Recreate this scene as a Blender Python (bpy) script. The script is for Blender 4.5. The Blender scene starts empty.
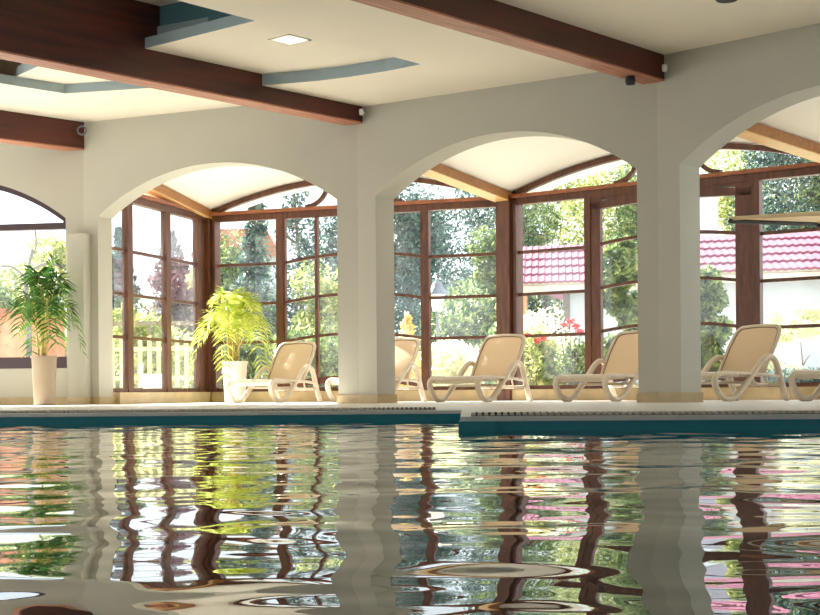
import bpy, math, random
from mathutils import Vector, Matrix
S = bpy.context.scene
COL = S.collection
random.seed(7)
F, CX, CY, RHO, CH = 1400.0, 410.0, 393.0, 0.0078, 0.132   # focal length in pixels, horizon, roll, camera height

# ------------------------------------------------------------------ helpers
def at(px, py, h):
    """world point (x, depth) of a photo pixel whose height above the camera is h"""
    u = px - CX; v = CY - py - RHO*u; z = F*h/v
    return Vector(((u + RHO*v)*z/F, z, h + CH))
def atz(px, z, h=-CH):
    return Vector(((px - CX)*z/F, z, h + CH))

class MB:
    def __init__(s): s.v = []; s.f = []; s.m = []
    def add(s, vs, fs, mi=0):
        b = len(s.v); s.v += [tuple(p) for p in vs]; s.f += [tuple(i + b for i in f) for f in fs]; s.m += [mi]*len(fs)
    def box(s, x0, x1, y0, y1, z0, z1, M=None, mi=0):
        vs = [Vector((x, y, z)) for z in (z0, z1) for x, y in ((x0, y0), (x1, y0), (x1, y1), (x0, y1))]
        if M is not None: vs = [M @ p for p in vs]
        s.add(vs, [(3, 2, 1, 0), (4, 5, 6, 7), (0, 1, 5, 4), (1, 2, 6, 5), (2, 3, 7, 6), (3, 0, 4, 7)], mi)
    def prism(s, poly, a, b, M=None, mi=0):
        """poly: list of (x, z); extruded along y from a to b"""
        n = len(poly)
        vs = [Vector((x, a, z)) for x, z in poly] + [Vector((x, b, z)) for x, z in poly]
        if M is not None: vs = [M @ p for p in vs]
        s.add(vs, [tuple(range(n)), tuple(range(2*n - 1, n - 1, -1))] + [(i, i + n, (i + 1) % n + n, (i + 1) % n) for i in range(n)], mi)
    def tube(s, pts, r, n=8, M=None, mi=0, caps=True, flat=1.0):
        """r number, list or (a) ; flat scales the section along the local binormal"""
        pts = [Vector(p) for p in pts]; k = len(pts); vs = []
        t0 = (pts[1] - pts[0]).normalized()
        ref = Vector((0, 0, 1)) if abs(t0.z) < .9 else Vector((0, 1, 0))
        u = t0.cross(ref).normalized()
        for i, p in enumerate(pts):
            t = (pts[min(i + 1, k - 1)] - pts[max(i - 1, 0)]).normalized()
            u = (u - t*u.dot(t)).normalized(); w = t.cross(u)
            rr = r[i] if isinstance(r, (list, tuple)) else r
            for j in range(n):
                a = 2*math.pi*j/n
                vs.append(p + u*(math.cos(a)*rr*flat) + w*(math.sin(a)*rr))
        if M is not None: vs = [M @ p for p in vs]
        fs = [(i*n + j, i*n + (j + 1) % n, (i + 1)*n + (j + 1) % n, (i + 1)*n + j) for i in range(k - 1) for j in range(n)]
        if caps: fs += [tuple(range(n - 1, -1, -1)), tuple(range((k - 1)*n, k*n))]
        s.add(vs, fs, mi)
    def lathe(s, prof, n=24, c=(0, 0, 0), mi=0):
        vs = [(c[0] + r*math.cos(2*math.pi*j/n), c[1] + r*math.sin(2*math.pi*j/n), c[2] + z) for r, z in prof for j in range(n)]
        fs = [(i*n + j, i*n + (j + 1) % n, (i + 1)*n + (j + 1) % n, (i + 1)*n + j) for i in range(len(prof) - 1) for j in range(n)]
        s.add(vs, fs, mi)
    def build(s, name, mats, parent=None, smooth=False, loc=None):
        me = bpy.data.meshes.new(name)
        me.from_pydata(s.v, [], s.f)
        mats = mats if isinstance(mats, (list, tuple)) else [mats]
        for m in mats: me.materials.append(m)
        if len(mats) > 1: me.polygons.foreach_set('material_index', s.m)
        if smooth: me.polygons.foreach_set('use_smooth', [True]*len(me.polygons))
        me.validate(); me.update()
        o = bpy.data.objects.new(name, me); COL.objects.link(o)
        if parent: o.parent = parent
        if loc: o.location = loc
        return o

def spline(pts, n=6):
    P = [Vector(p) for p in pts]; P = [P[0]*2 - P[1]] + P + [P[-1]*2 - P[-2]]
    out = []
    for i in range(1, len(P) - 2):
        a, b, c, d = P[i - 1:i + 3]
        for k in range(n):
            t = k/n
            out.append(.5*((2*b) + (c - a)*t + (2*a - 5*b + 4*c - d)*t*t + (3*b - a - 3*c + d)*t**3))
    out.append(P[-2]); return out

def tag(o, label=None, cat=None, group=None, kind=None):
    if label: o['label'] = label
    if cat: o['category'] = cat
    if group: o['group'] = group
    if kind: o['kind'] = kind
    return o
def struct(o): o['kind'] = 'structure'; return o
def empty(name, loc=(0, 0, 0), rz=0):
    o = bpy.data.objects.new(name, None); COL.objects.link(o); o.location = loc; o.rotation_euler = (0, 0, rz); return o
def copy_tree(o, parent=None):
    c = o.copy(); COL.objects.link(c)
    if parent: c.parent = parent
    for ch in list(o.children): copy_tree(ch, c)
    return c
def basis(A, B):
    """local x along A->B, local y to the left of it seen from above (away from the camera), origin A"""
    A = Vector((A[0], A[1], 0)); B = Vector((B[0], B[1], 0)); d = (B - A).normalized()
    n = Vector((-d.y, d.x, 0)); L = (B - A).length
    M = Matrix(((d.x, n.x, 0, A.x), (d.y, n.y, 0, A.y), (0, 0, 1, 0), (0, 0, 0, 1)))
    return M, L

# ------------------------------------------------------------------ materials
def mat(name, col, rough=.6, noise=None, metallic=0, bump=None, spec=.5, trans=None, coords='Object'):
    """noise=(scale, amount, (stretch)) varies the colour; bump=(scale, strength); trans = share of translucency"""
    m = bpy.data.materials.new(name); m.use_nodes = True; nt = m.node_tree; N = nt.nodes; L = nt.links
    b = N['Principled BSDF']; b.inputs['Base Color'].default_value = (*col, 1); b.inputs['Roughness'].default_value = rough
    b.inputs['Metallic'].default_value = metallic; b.inputs['Specular IOR Level'].default_value = spec
    tc = N.new('ShaderNodeTexCoord')
    colsock = None
    if noise:
        mp = N.new('ShaderNodeMapping'); L.new(tc.outputs[coords], mp.inputs[0])
        if len(noise) > 2: mp.inputs['Scale'].default_value = noise[2]
        if len(noise) > 3: mp.inputs['Rotation'].default_value = noise[3]
        t = N.new('ShaderNodeTexNoise'); t.inputs['Scale'].default_value = noise[0]; t.inputs['Detail'].default_value = 5
        L.new(mp.outputs[0], t.inputs[0])
        r = N.new('ShaderNodeValToRGB'); a = noise[1]
        r.color_ramp.elements[0].position = .3; r.color_ramp.elements[1].position = .7
        r.color_ramp.elements[0].color = (*[c*(1 - a) for c in col], 1); r.color_ramp.elements[1].color = (*[min(1, c*(1 + a)) for c in col], 1)
        L.new(t.outputs['Fac'], r.inputs[0]); colsock = r.outputs[0]; L.new(colsock, b.inputs['Base Color'])
    if bump:
        t = N.new('ShaderNodeTexNoise'); t.inputs['Scale'].default_value = bump[0]; L.new(tc.outputs[coords], t.inputs[0])
        bp = N.new('ShaderNodeBump'); bp.inputs['Strength'].default_value = bump[1]; bp.inputs['Distance'].default_value = .02
        L.new(t.outputs['Fac'], bp.inputs['Height']); L.new(bp.outputs[0], b.inputs['Normal'])
    if trans:
        tr = N.new('ShaderNodeBsdfTranslucent'); tr.inputs[0].default_value = (*trans[1], 1)
        mx = N.new('ShaderNodeMixShader'); mx.inputs[0].default_value = trans[0]
        L.new(b.outputs[0], mx.inputs[1]); L.new(tr.outputs[0], mx.inputs[2]); L.new(mx.outputs[0], N['Material Output'].inputs[0])
    return m

def leafmat(name, c1, c2, tr):  # c1 and c2 paint shaded gaps and sunny highlights into the foliage
    """leaf colour varies in clumps between c1 and c2"""
    m = mat(name, c1, .6, trans=(tr, tuple(min(1, x*1.35) for x in c2)), spec=.2)
    N = m.node_tree.nodes; L = m.node_tree.links
    tc = N.new('ShaderNodeTexCoord'); t = N.new('ShaderNodeTexNoise'); t.inputs['Scale'].default_value = 4.5; t.inputs['Detail'].default_value = 6
    L.new(tc.outputs['Object'], t.inputs[0])
    r = N.new('ShaderNodeValToRGB'); r.color_ramp.elements[0].position = .42; r.color_ramp.elements[1].position = .62
    r.color_ramp.elements[0].color = (*c1, 1); r.color_ramp.elements[1].color = (*c2, 1)
    L.new(t.outputs['Fac'], r.inputs[0]); L.new(r.outputs[0], N['Principled BSDF'].inputs['Base Color'])
    L.new(r.outputs[0], [n for n in N if n.type == 'BSDF_TRANSLUCENT'][0].inputs[0])
    return m

M = {}
M['wall'] = mat('painted_plaster', (.49, .475, .405), .75, noise=(3, .012), bump=(60, .05))
M['ceil'] = mat('ceiling_plaster', (.84, .77, .64), .8, noise=(1.2, .02))
M['edge'] = mat('ceiling_step_blue_grey', (.36, .46, .50), .7)
M['teal'] = mat('recess_teal', (.10, .22, .28), .7)
M['lceil'] = mat('lounge_ceiling_white', (.92, .88, .80), .8)
M['beam'] = mat('dark_red_wood', (.075, .013, .006), .38, noise=(1.6, .5, (.5, 7, 7)), bump=(18, .1))
M['beamlow'] = mat('beam_underside_lit', (.42, .17, .10), .5, noise=(3, .35, (.7, 9, 9)))  # lighter copy of the beam wood, light from below put into its colour
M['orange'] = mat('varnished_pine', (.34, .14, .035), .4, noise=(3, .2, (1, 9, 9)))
M['orangelow'] = mat('varnished_pine_lit', (.74, .46, .18), .4, noise=(3, .12, (1, 9, 9)))  # paler copy of the pine for the lit underside, brightness painted in
M['frame'] = mat('mahogany_window_frame', (.11, .038, .018), .4, noise=(3, .4, (6, 6, 1)))
M['ledge'] = mat('mahogany_light_edge', (.32, .11, .045), .4, noise=(3, .25, (1, 6, 6)))
M['dframe'] = mat('dark_window_frame', (.055, .030, .040), .5)
M['tile'] = mat('beige_plinth_tile', (.46, .35, .19), .35, noise=(6, .10))
M['deck'] = mat('deck_stone', (.86, .83, .78), .42, noise=(5, .05))
M['grate'] = mat('overflow_grille', (.62, .58, .50), .5)
M['slot'] = mat('grille_slot_shade', (.09, .08, .07), .7)
M['bluetile'] = mat('pool_wall_tile', (.001, .26, .34), .25)
M['water'] = mat('pool_water', (.005, .05, .07), .0, spec=.5)
M['water'].node_tree.nodes['Principled BSDF'].inputs['IOR'].default_value = 1.33
M['resin'] = mat('beige_resin', (.70, .60, .47), .38, noise=(9, .05))
M['sling'] = mat('tan_mesh_fabric', (.74, .62, .48), .7, trans=(.4, (.92, .78, .58)))
M['rim'] = mat('brown_piping', (.24, .16, .10), .6)
M['rubber'] = mat('black_rubber', (.02, .02, .025), .7)
M['pot'] = mat('cream_pot', (.38, .29, .20), .5, noise=(4, .04))
M['wpot'] = mat('white_pot', (.88, .82, .74), .4)
M['soil'] = mat('soil', (.05, .03, .02), .9)
M['palm'] = leafmat('palm_leaf', (.025, .09, .015), (.12, .25, .05), .3)
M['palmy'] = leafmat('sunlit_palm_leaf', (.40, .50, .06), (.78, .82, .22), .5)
M['stem'] = mat('palm_cane', (.52, .42, .12), .5, noise=(12, .3, (1, 1, 4)))
M['bark'] = mat('bark', (.16, .12, .10), .9, noise=(6, .3))
M['greybark'] = mat('pale_bark', (.13, .11, .10), .9, noise=(6, .3))
M['conifer'] = leafmat('bluish_conifer', (.022, .060, .062), (.15, .25, .19), .2)
M['green'] = leafmat('garden_green', (.045, .10, .035), (.34, .42, .14), .3)
M['yellow'] = leafmat('yellow_green_leaf', (.20, .27, .06), (.70, .68, .28), .35)
M['purple'] = leafmat('purple_brown_conifer', (.12, .08, .09), (.30, .22, .20), .25)
M['golden'] = leafmat('golden_leaf', (.85, .60, .15), (.95, .85, .42), .4)
M['blossom'] = leafmat('pale_blossom', (.70, .72, .45), (.97, .93, .80), .4)
M['red'] = mat('red_petals', (.80, .03, .03), .6)
M['grass'] = mat('pale_garden_ground', (.50, .49, .42), .9, noise=(.6, .25))
M['rooftile'] = mat('pink_red_roof_tiles', (.27, .09, .14), .85, noise=(2, .12), spec=.2)
M['render'] = mat('white_render', (.50, .54, .60), .8)
M['hbeige'] = mat('beige_fascia', (.60, .54, .44), .7)
M['brick'] = mat('orange_brick', (.72, .30, .16), .8, noise=(5, .2))
M['metal'] = mat('dark_lamp_metal', (.16, .17, .22), .5)
M['lampglass'] = mat('frosted_lamp_glass', (.9, .88, .82), .3)
M['white'] = mat('white_metal', (.85, .85, .85), .4)
M['canvas'] = mat('cream_canvas', (.80, .66, .46), .7, trans=(.3, (.8, .66, .46)))
M['chrome'] = mat('chrome', (.7, .7, .7), .2, metallic=1)
M['fence'] = mat('yellow_wood_fence', (.80, .70, .28), .7)
def lampmat():
    m = bpy.data.materials.new('lamp_diffuser'); m.use_nodes = True
    b = m.node_tree.nodes['Principled BSDF']; b.inputs['Base Color'].default_value = (.9, .88, .82, 1)
    b.inputs['Emission Color'].default_value = (1, .95, .85, 1); b.inputs['Emission Strength'].default_value = .6
    return m
M['lamp'] = lampmat()
def glassmat():
    m = bpy.data.materials.new('window_glass'); m.use_nodes = True; nt = m.node_tree; N = nt.nodes; L = nt.links
    N.remove(N['Principled BSDF'])
    tr = N.new('ShaderNodeBsdfTransparent'); tr.inputs[0].default_value = (.97, .985, .98, 1)
    gl = N.new('ShaderNodeBsdfGlossy'); gl.inputs['Roughness'].default_value = .0
    lw = N.new('ShaderNodeLayerWeight'); lw.inputs[0].default_value = .5
    pw = N.new('ShaderNodeMath'); pw.operation = 'POWER'; pw.inputs[1].default_value = 4; L.new(lw.outputs['Facing'], pw.inputs[0])
    fr = N.new('ShaderNodeMath'); fr.operation = 'MULTIPLY_ADD'; fr.inputs[1].default_value = .6; fr.inputs[2].default_value = .035; L.new(pw.outputs[0], fr.inputs[0])
    mx = N.new('ShaderNodeMixShader'); L.new(fr.outputs[0], mx.inputs[0]); L.new(tr.outputs[0], mx.inputs[1]); L.new(gl.outputs[0], mx.inputs[2])
    # a thin film of dust, added also as haze over the bright view
    df = N.new('ShaderNodeBsdfTranslucent'); df.inputs[0].default_value = (.9, .95, 1, 1)
    tc = N.new('ShaderNodeTexCoord'); t = N.new('ShaderNodeTexNoise'); t.inputs['Scale'].default_value = 1.1; t.inputs['Detail'].default_value = 3
    L.new(tc.outputs['Object'], t.inputs[0])
    mr = N.new('ShaderNodeMapRange'); mr.inputs[1].default_value = .35; mr.inputs[2].default_value = .7; mr.inputs[3].default_value = .0; mr.inputs[4].default_value = .022
    L.new(t.outputs['Fac'], mr.inputs[0])
    m2 = N.new('ShaderNodeMixShader'); L.new(mr.outputs[0], m2.inputs[0]); L.new(mx.outputs[0], m2.inputs[1]); L.new(df.outputs[0], m2.inputs[2])
    L.new(m2.outputs[0], N['Material Output'].inputs[0]); return m
M['glass'] = glassmat()

# ------------------------------------------------------------------ plan of the building
F0, F1, F2, F3 = (-4.69, 20.20), (-.67, 18.42), (2.86, 16.06), (5.97, 13.09)
FL = (-8.92, 20.95)
P1, P2, P3 = (-3.39, 23.5), (1.52, 21.7), (5.81, 18.5)
Q = (-4.33, 20.50)
F4 = (8.3, 9.5); P4 = (9.3, 14.3)
HC = 3.80 + CH         # hall ceiling height (bay 2)
SPR, PEAK, TH = 2.57 + CH, 3.195 + CH, .42

def arc(a, b, h0, h1, n=28):
    w = (b - a)/2; r = h1 - h0; R = (w*w + r*r)/(2*r); c = (a + b)/2
    t0 = math.asin(min(1, w/R))
    return [(c + R*math.sin(-t0 + 2*t0*i/n), h1 - R + R*math.cos(-t0 + 2*t0*i/n)) for i in range(n + 1)]

def arch_wall(name, A, B, ua, ub, h, TH=.42, sill=None, ext=(0.037, 0.037), pilaster=None):
    Mx, L = basis(A, B); a, b = ua*L, ub*L
    pts = arc(a, b, SPR, PEAK)
    def poly(back):
        e0, e1 = (ext if back else (0, 0)); lo = -.02 if sill is None else sill
        return [(-e0, lo), (a, lo)] + pts + [(b, lo), (L + e1, lo), (L + e1, h), (-e0, h)]
    mb = MB()
    f, k = poly(False), poly(True); n = len(f)
    vs = [Mx @ Vector((x, 0, z)) for x, z in f] + [Mx @ Vector((x, TH, z)) for x, z in k]
    mb.add(vs, [tuple(range(n)), tuple(range(2*n - 1, n - 1, -1))] + [(i, i + n, (i + 1) % n + n, (i + 1) % n) for i in range(n)])
    if sill is not None: mb.box(0, L, 0, TH, -.02, sill, Mx)
    if pilaster: mb.box(*pilaster, Mx)
    return struct(mb.build(name, M['wall']))

HB = [4.13, 3.76 + CH, 3.84 + CH]
arch_wall('wall_front_left', F0, F1, .056, .931, 3.98 + CH, .34)
arch_wall('wall_front', F1, F2, .068, .939, 3.80 + CH)
arch_wall('wall_front_right', F2, F3, .068, .935, 3.90 + CH)
arch_wall('wall_right', F3, F4, .07, .93, 3.90 + CH)
Mx0, L0 = basis(FL, F0)
ux1 = 1 - .245/L0
arch_wall('wall_left', FL, F0, (L0 - .275 - 3.67)/L0, (L0 - .275)/L0, 3.98 + CH, sill=.58)
# short casing pier standing against the fold between the left wall and the first arch
mb = MB(); Mp, _ = basis(F0, F1); mb.box(-.16, .12, -.17, -.002, 0, 2.3 + CH + .02, Mp)
struct(mb.build('trim_1', M['wall']))

# skirting tiles
def skirting(name, A, B, spans, jambs):
    Mx, L = basis(A, B); mb = MB()
    for s0, s1 in spans: mb.box(s0*L, s1*L, -.018, .0, 0, .115, Mx)
    for s, side in jambs:
        x0, x1 = (s*L, s*L + .018) if side > 0 else (s*L - .018, s*L)
        mb.box(x0, x1, -.018, TH + .018, 0, .115, Mx)
    return struct(mb.build(name, M['tile']))
skirting('baseboard_left', FL, F0, [(0, 1)], [])
skirting('baseboard_front_left', F0, F1, [(0, .056), (.931, 1)], [(.056, 1), (.931, -1)])
skirting('baseboard_front', F1, F2, [(0, .068), (.939, 1)], [(.068, 1), (.939, -1)])
skirting('baseboard_front_right', F2, F3, [(0, .068), (.935, 1)], [(.068, 1), (.935, -1)])
mb = MB(); mb.box(-.175, .138, -.188, -.17, 0, .115, Mp); mb.box(.12, .138, -.17, 0, 0, .115, Mp)
struct(mb.build('baseboard_pier', M['tile']))

# left wall window: dark arched frame, one rail, sill
Mx, L = Mx0, L0; a, b = L - .275 - 3.67, L - .275
W1 = struct(empty('window_1'))
o = arc(a, b, SPR, PEAK); i_ = arc(a + .07, b - .07, SPR - .03, PEAK - .075)
mb = MB(); n = len(o)
for y0, y1 in ((.05, .15),):
    vs = [Mx @ Vector((x, y, z)) for y in (y0, y1) for x, z in o + i_]
    fs = []
    for k in range(n - 1):
        fs += [(k, k + 1, n + k + 1, n + k), (2*n + k, 3*n + k, 3*n + k + 1, 2*n + k + 1), (n + k, n + k + 1, 3*n + k + 1, 3*n + k), (k, 2*n + k, 2*n + k + 1, k + 1)]
    mb.add(vs, fs)
mb.box(a, b, -.01, .16, .40 + CH, .565 + CH, Mx); mb.box(a, a + .03, .05, .15, .6, SPR, Mx); mb.box(b - .02, b, .05, .15, .6, SPR, Mx)
mb.box(b - .06, b, .05, .15, 2.42 + CH, SPR + .01, Mx)
mb.box((a + b)/2 - .05, (a + b)/2 + .05, .05, .15, .6, PEAK - .05, Mx)
mb.build('window_frame', M['dframe'], W1)
mb = MB(); mb.box(a, b, .03, .16, 2.42 + CH, 2.51 + CH, Mx); mb.build('rail', M['dframe'], W1)
mb = MB(); mb.prism([(a, .62)] + o + [(b, .62)], .10, .106, Mx); mb.build('pane', M['glass'], W1)

# ------------------------------------------------------------------ glazed outer walls
ROWS = [.13 + CH, .86 + CH, 1.50 + CH, 2.15 + CH]
TOPG, TRB, TRT = 2.90 + CH, 2.88 + CH, 3.03 + CH
def bulge(u): return .11*max(0, 1 - ((u - .51)/.235)**2)
def curved_bar(mb, Mx, L, us, hf, h, y0, y1, mi=0):
    for k in range(len(us) - 1):
        (ua, ub) = us[k], us[k + 1]
        mb.prism([(ua*L, hf(ua) - h/2), (ub*L, hf(ub) - h/2), (ub*L, hf(ub) + h/2), (ua*L, hf(ua) + h/2)], y0, y1, Mx, mi)
def lin(a, b, n): return [a + (b - a)*i/n for i in range(n + 1)]

def glazed(name, dname, A, B, doorstyle, straight=None):
    Mx, L = basis(A, B); W = struct(empty(name))
    mb = MB()
    mb.box(0, L, -.06, .06, TRB, TRT - .03, Mx)                         # head beam
    mb.box(-.02, L, -.04, .06, .17, .235, Mx)                           # bottom rail
    mb.build('window_frame', M['frame'], W)
    mb = MB(); mb.box(0, L, -.10, .08, TRT - .045, TRT + .01, Mx); mb.build('ledge', M['ledge'], W)
    mb = MB(); mb.box(-.05, L + .05, -.12, .10, -.02, .175, Mx); struct(mb.build('sill', M['tile'], W))
    R = 0.047
    if straight:
        posts = straight[0] + [(.86, 1.0)]
        for u0, u1 in posts:
            m_ = MB(); m_.box(u0*L, u1*L, -.05, .05, .1, TRB + .02, Mx); m_.build('mullion', M['frame'], W)
        for k, h in enumerate(ROWS[1:]):
            m_ = MB(); m_.box(0, .9*L, -.025, .025, h - R/2, h + R/2, Mx); m_.build('rail', M['frame'], W)
        pm = MB(); pm.box(.01, .9*L, -.004, .004, .15, TRB, Mx); pm.build('pane', M['glass'], W)
        return
    if doorstyle == 'narrow':
        ua, ub = .262, .748
        mulls = [(.250, .274), (.737, .758)]
    else:
        ua, ub = .277, .757
        mulls = [(.262, .281), (.752, .774)]
    for u0, u1 in mulls:
        m_ = MB(); m_.box(u0*L, u1*L, -.065, .05, .1, TRB + .02, Mx); m_.build('mullion', M['frame'], W)
    # fixed side lights
    for sa, sb in ((.04, mulls[0][0] + .005), (mulls[1][1] - .005, .985)):
        for h in ROWS[1:]:
            m_ = MB(); m_.box(sa*L, sb*L, -.025, .025, h - R/2, h + R/2, Mx); m_.build('rail', M['frame'], W)
        pm = MB(); pm.box(sa*L, sb*L, -.004, .004, .15, TRB, Mx); pm.build('pane', M['glass'], W)
    # the two leaves, their rails rising towards the middle
    D = struct(empty(dname))
    c = .51
    for la, lb in ((mulls[0][1], c), (c, mulls[1][0])):
        fm = MB(); st = .030 if doorstyle == 'wide' else .006; inner = .02
        left = la < .4
        l0, l1 = (st, inner) if left else (inner, st if doorstyle != 'wide' else .045)
        tr = .20 if doorstyle == 'wide' else .03
        fm.box(la*L, (la + l0)*L, -.05, .03, .17, TRB, Mx); fm.box((lb - l1)*L, lb*L, -.05, .03, .17, TRB, Mx)
        us = lin(la, lb, 6)
        fm.box(la*L, lb*L, -.045, .03, TRB - tr*.25, TRB, Mx)
        curved_bar(fm, Mx, L, us, lambda u: TRB - tr*.8 + bulge(u)*.5 + .02, tr*.55, -.05, .03)
        leaf = fm.build('door_leaf', M['frame'], D); leaf.name = 'leaf'
        if doorstyle == 'narrow':
            mid = .386 if left else .634
            m_ = MB(); m_.box((mid - .005)*L, (mid + .005)*L, -.045, .03, .15, TRB, Mx); m_.build('mullion', M['frame'], leaf)
        for h in ROWS:
            m_ = MB(); curved_bar(m_, Mx, L, lin(la + .004, lb - .004, 6), lambda u: h + bulge(u), R if h > .5 else .11, -.03, .02); m_.build('rail', M['frame'], leaf)
        pm = MB(); pm.box((la + .002)*L, (lb - .002)*L, -.004, .004, .15, TRB, Mx); pm.build('pane', M['glass'], leaf)
    # fanlight between the head beam and the arched roof edge
    arch = [(u*L, TRT + .47*4*u*(1 - u)) for u in lin(0.0, 1.0, 36)]
    fm = MB()
    for k in range(36):
        (x0, z0), (x1, z1) = arch[k], arch[k + 1]
        fm.prism([(x0, z0 - .075), (x1, z1 - .075), (x1, z1 + .005), (x0, z0 + .005)], -.06, .04, Mx)
    fan = fm.build('fanlight_frame', M['frame'], W)
    for sgn in (-1, 1):
        crv = spline([(c*L + sgn*x, 0, TRT + z) for x, z in ((.84, .02), (.70, .05), (.58, .12), (.50, .22), (.46, .34), (.44, .50))], 5)
        m_ = MB()
        for k in range(len(crv) - 1):
            p, q = crv[k], crv[k + 1]; d = (q - p).normalized(); nn = Vector((-d.z, 0, d.x))*.03
            m_.prism([((p - nn).x, (p - nn).z), ((q - nn).x, (q - nn).z), ((q + nn).x, (q + nn).z), ((p + nn).x, (p + nn).z)], -.04, .03, Mx)
        m_.build('curved_mullion', M['frame'], fan)
    pm = MB(); pm.prism([(0, TRT - .01)] + arch + [(L, TRT - .01)], -.004, .004, Mx); pm.build('pane', M['glass'], fan)

glazed('window_2', None, Q, P1, None, straight=([(.109, .160), (.505, .551)],))
glazed('window_3', 'door_1', P1, P2, 'narrow')
glazed('window_4', 'door_2', P2, P3, 'wide')
glazed('window_5', 'door_3', P3, P4, 'narrow')
for nm, P, A, r in (('trim_2', P1, P2, .15), ('trim_3', P2, P3, .17), ('trim_4', P3, P4, .17)):
    Mx, L = basis(P, A); m_ = MB(); m_.box(-r*.55, r*.85, -.17, .10, -.02, TRT, Mx); m_.box(r, r*1.35, -.10, .10, -.02, TRB + .02, Mx)
    struct(m_.build(nm, M['frame']))

# ------------------------------------------------------------------ lounge roof: sloping beams and shallow vaults
def V2(p): return Vector((p[0], p[1], 0))
pairs = [((-4.42, 20.0), P1), (F1, P2), (F2, P3), (F3, P4)]
def bh(v): return 3.39 - .34*v + CH      # ceiling height along a beam, v = 0 at the arches and 1 at the glass
for k in range(3):
    (A0, A1), (B0, B1) = pairs[k], pairs[k + 1]
    nu, nv = 20, 8; vs = []; v_ = [.115 + i/7*.885 for i in range(8)] + [1.14]
    for lvl in (0, .14):
        for v in v_:
            a = V2(A0).lerp(V2(A1), v); b = V2(B0).lerp(V2(B1), v)
            for i in range(nu + 1):
                u = i/nu; p = a.lerp(b, u); vs.append((p.x, p.y, bh(v) + .47*4*u*(1 - u)*(.75 + .25*min(v, 1)) + lvl))
    w = nu + 1; m = len(v_); fs = []
    for j in range(m - 1):
        for i in range(nu):
            q = j*w + i; fs += [(q, q + w, q + w + 1, q + 1), (q + m*w, q + m*w + 1, q + m*w + w + 1, q + m*w + w)]
    for j in range(m - 1):
        q = j*w; fs.append((q, q + m*w, q + m*w + w, q + w)); q += nu; fs.append((q, q + w, q + w + m*w, q + m*w))
    for i in range(nu):
        q = (m - 1)*w + i; fs.append((q, q + m*w, q + m*w + 1, q + 1)); q = i; fs.append((q, q + 1, q + m*w + 1, q + m*w))
    mb = MB(); mb.add(vs, fs); struct(mb.build('ceiling_vault', M['lceil'], smooth=False))
lab = ['orange varnished sloping roof beam above the leftmost side window', 'orange varnished sloping roof beam seen through the middle arch',
       'orange varnished sloping roof beam seen through the right-hand arch']
for k in range(3):
    A0, A1 = pairs[k]
    root = empty('roof_beam'); tag(root, lab[k], 'beam', kind='thing')
    a = V2(A0); d = (V2(A1) - a); Ld = d.length; d.normalize(); n = Vector((-d.y, d.x, 0)); w = .13
    a = a + d*.43; b = V2(A1) - d*.05; v0, v1 = .43/Ld, 1 - .05/Ld
    zt0, zt1 = bh(v0) + .02, bh(v1) + .02; zb0, zb1 = bh(v0) - .12, bh(v1) - .11
    vs = [a - n*w + Vector((0, 0, zb0)), a + n*w + Vector((0, 0, zb0)), b + n*w + Vector((0, 0, zb1)), b - n*w + Vector((0, 0, zb1)),
          a - n*w + Vector((0, 0, zt0)), a + n*w + Vector((0, 0, zt0)), b + n*w + Vector((0, 0, zt1)), b - n*w + Vector((0, 0, zt1))]
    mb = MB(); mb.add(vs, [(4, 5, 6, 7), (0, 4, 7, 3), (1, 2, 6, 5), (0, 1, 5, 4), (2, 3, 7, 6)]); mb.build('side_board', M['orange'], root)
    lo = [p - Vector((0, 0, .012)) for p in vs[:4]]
    mb = MB(); mb.add(lo + vs[:4], [(0, 3, 2, 1), (0, 1, 5, 4), (1, 2, 6, 5), (2, 3, 7, 6), (3, 0, 4, 7)]); mb.build('lit_underside', M['orangelow'], root)

# ------------------------------------------------------------------ hall beams and ceiling
HBM = 3.54 + CH
DIR = Vector((-.668, -.744, 0))
def hall_beam(end, d, length, label, off=.10):
    root = empty('ceiling_beam'); tag(root, label, 'beam', kind='thing')
    e = Vector((end[0], end[1], 0)) + d*.0 + Vector((.74, -.67, 0))*off
    root.location = e; root.rotation_euler.z = math.atan2(-d.y, -d.x); Mx = None
    mb = MB(); mb.box(-length, 0, 0, .27, HBM + .02, HBM + .95, Mx); mb.build('beam_body', M['beam'], root)
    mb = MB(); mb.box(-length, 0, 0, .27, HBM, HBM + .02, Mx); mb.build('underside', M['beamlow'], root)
    return root
d42 = Vector((-.672, -.740, 0))
hall_beam(F1, d42, 20, 'long dark red-brown wooden ceiling beam ending at the pillar left of the middle arch')
hall_beam(F2, d42, 20, 'long dark red-brown wooden ceiling beam ending at the pillar right of the middle arch')
hall_beam(F0, Vector((-.72, -.69, 0)), 16, 'short stretch of dark red-brown ceiling beam ending above the potted palm', .03)

def poly_slab(name, pts, h0, h1, mats=('ceil', 'edge'), kind=True):
    """horizontal slab over a plan polygon; underside first material, sides second"""
    n = len(pts); vs = [(p[0], p[1], h0) for p in pts] + [(p[0], p[1], h1) for p in pts]
    mb = MB(); mb.add(vs, [tuple(range(n))], 0); mb.add(vs, [tuple(range(2*n - 1, n - 1, -1))], 0)
    mb.add(vs, [(i, (i + 1) % n, (i + 1) % n + n, i + n) for i in range(n)], 1)
    o = mb.build(name, [M[m] for m in mats]); struct(o); return o
def along(p, t, d=d42): return (p[0] + d.x*t, p[1] + d.y*t)
h2 = 3.76 + CH; h2m = 3.90 + CH; h2t = 4.02 + CH; h2d = 4.45 + CH
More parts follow.
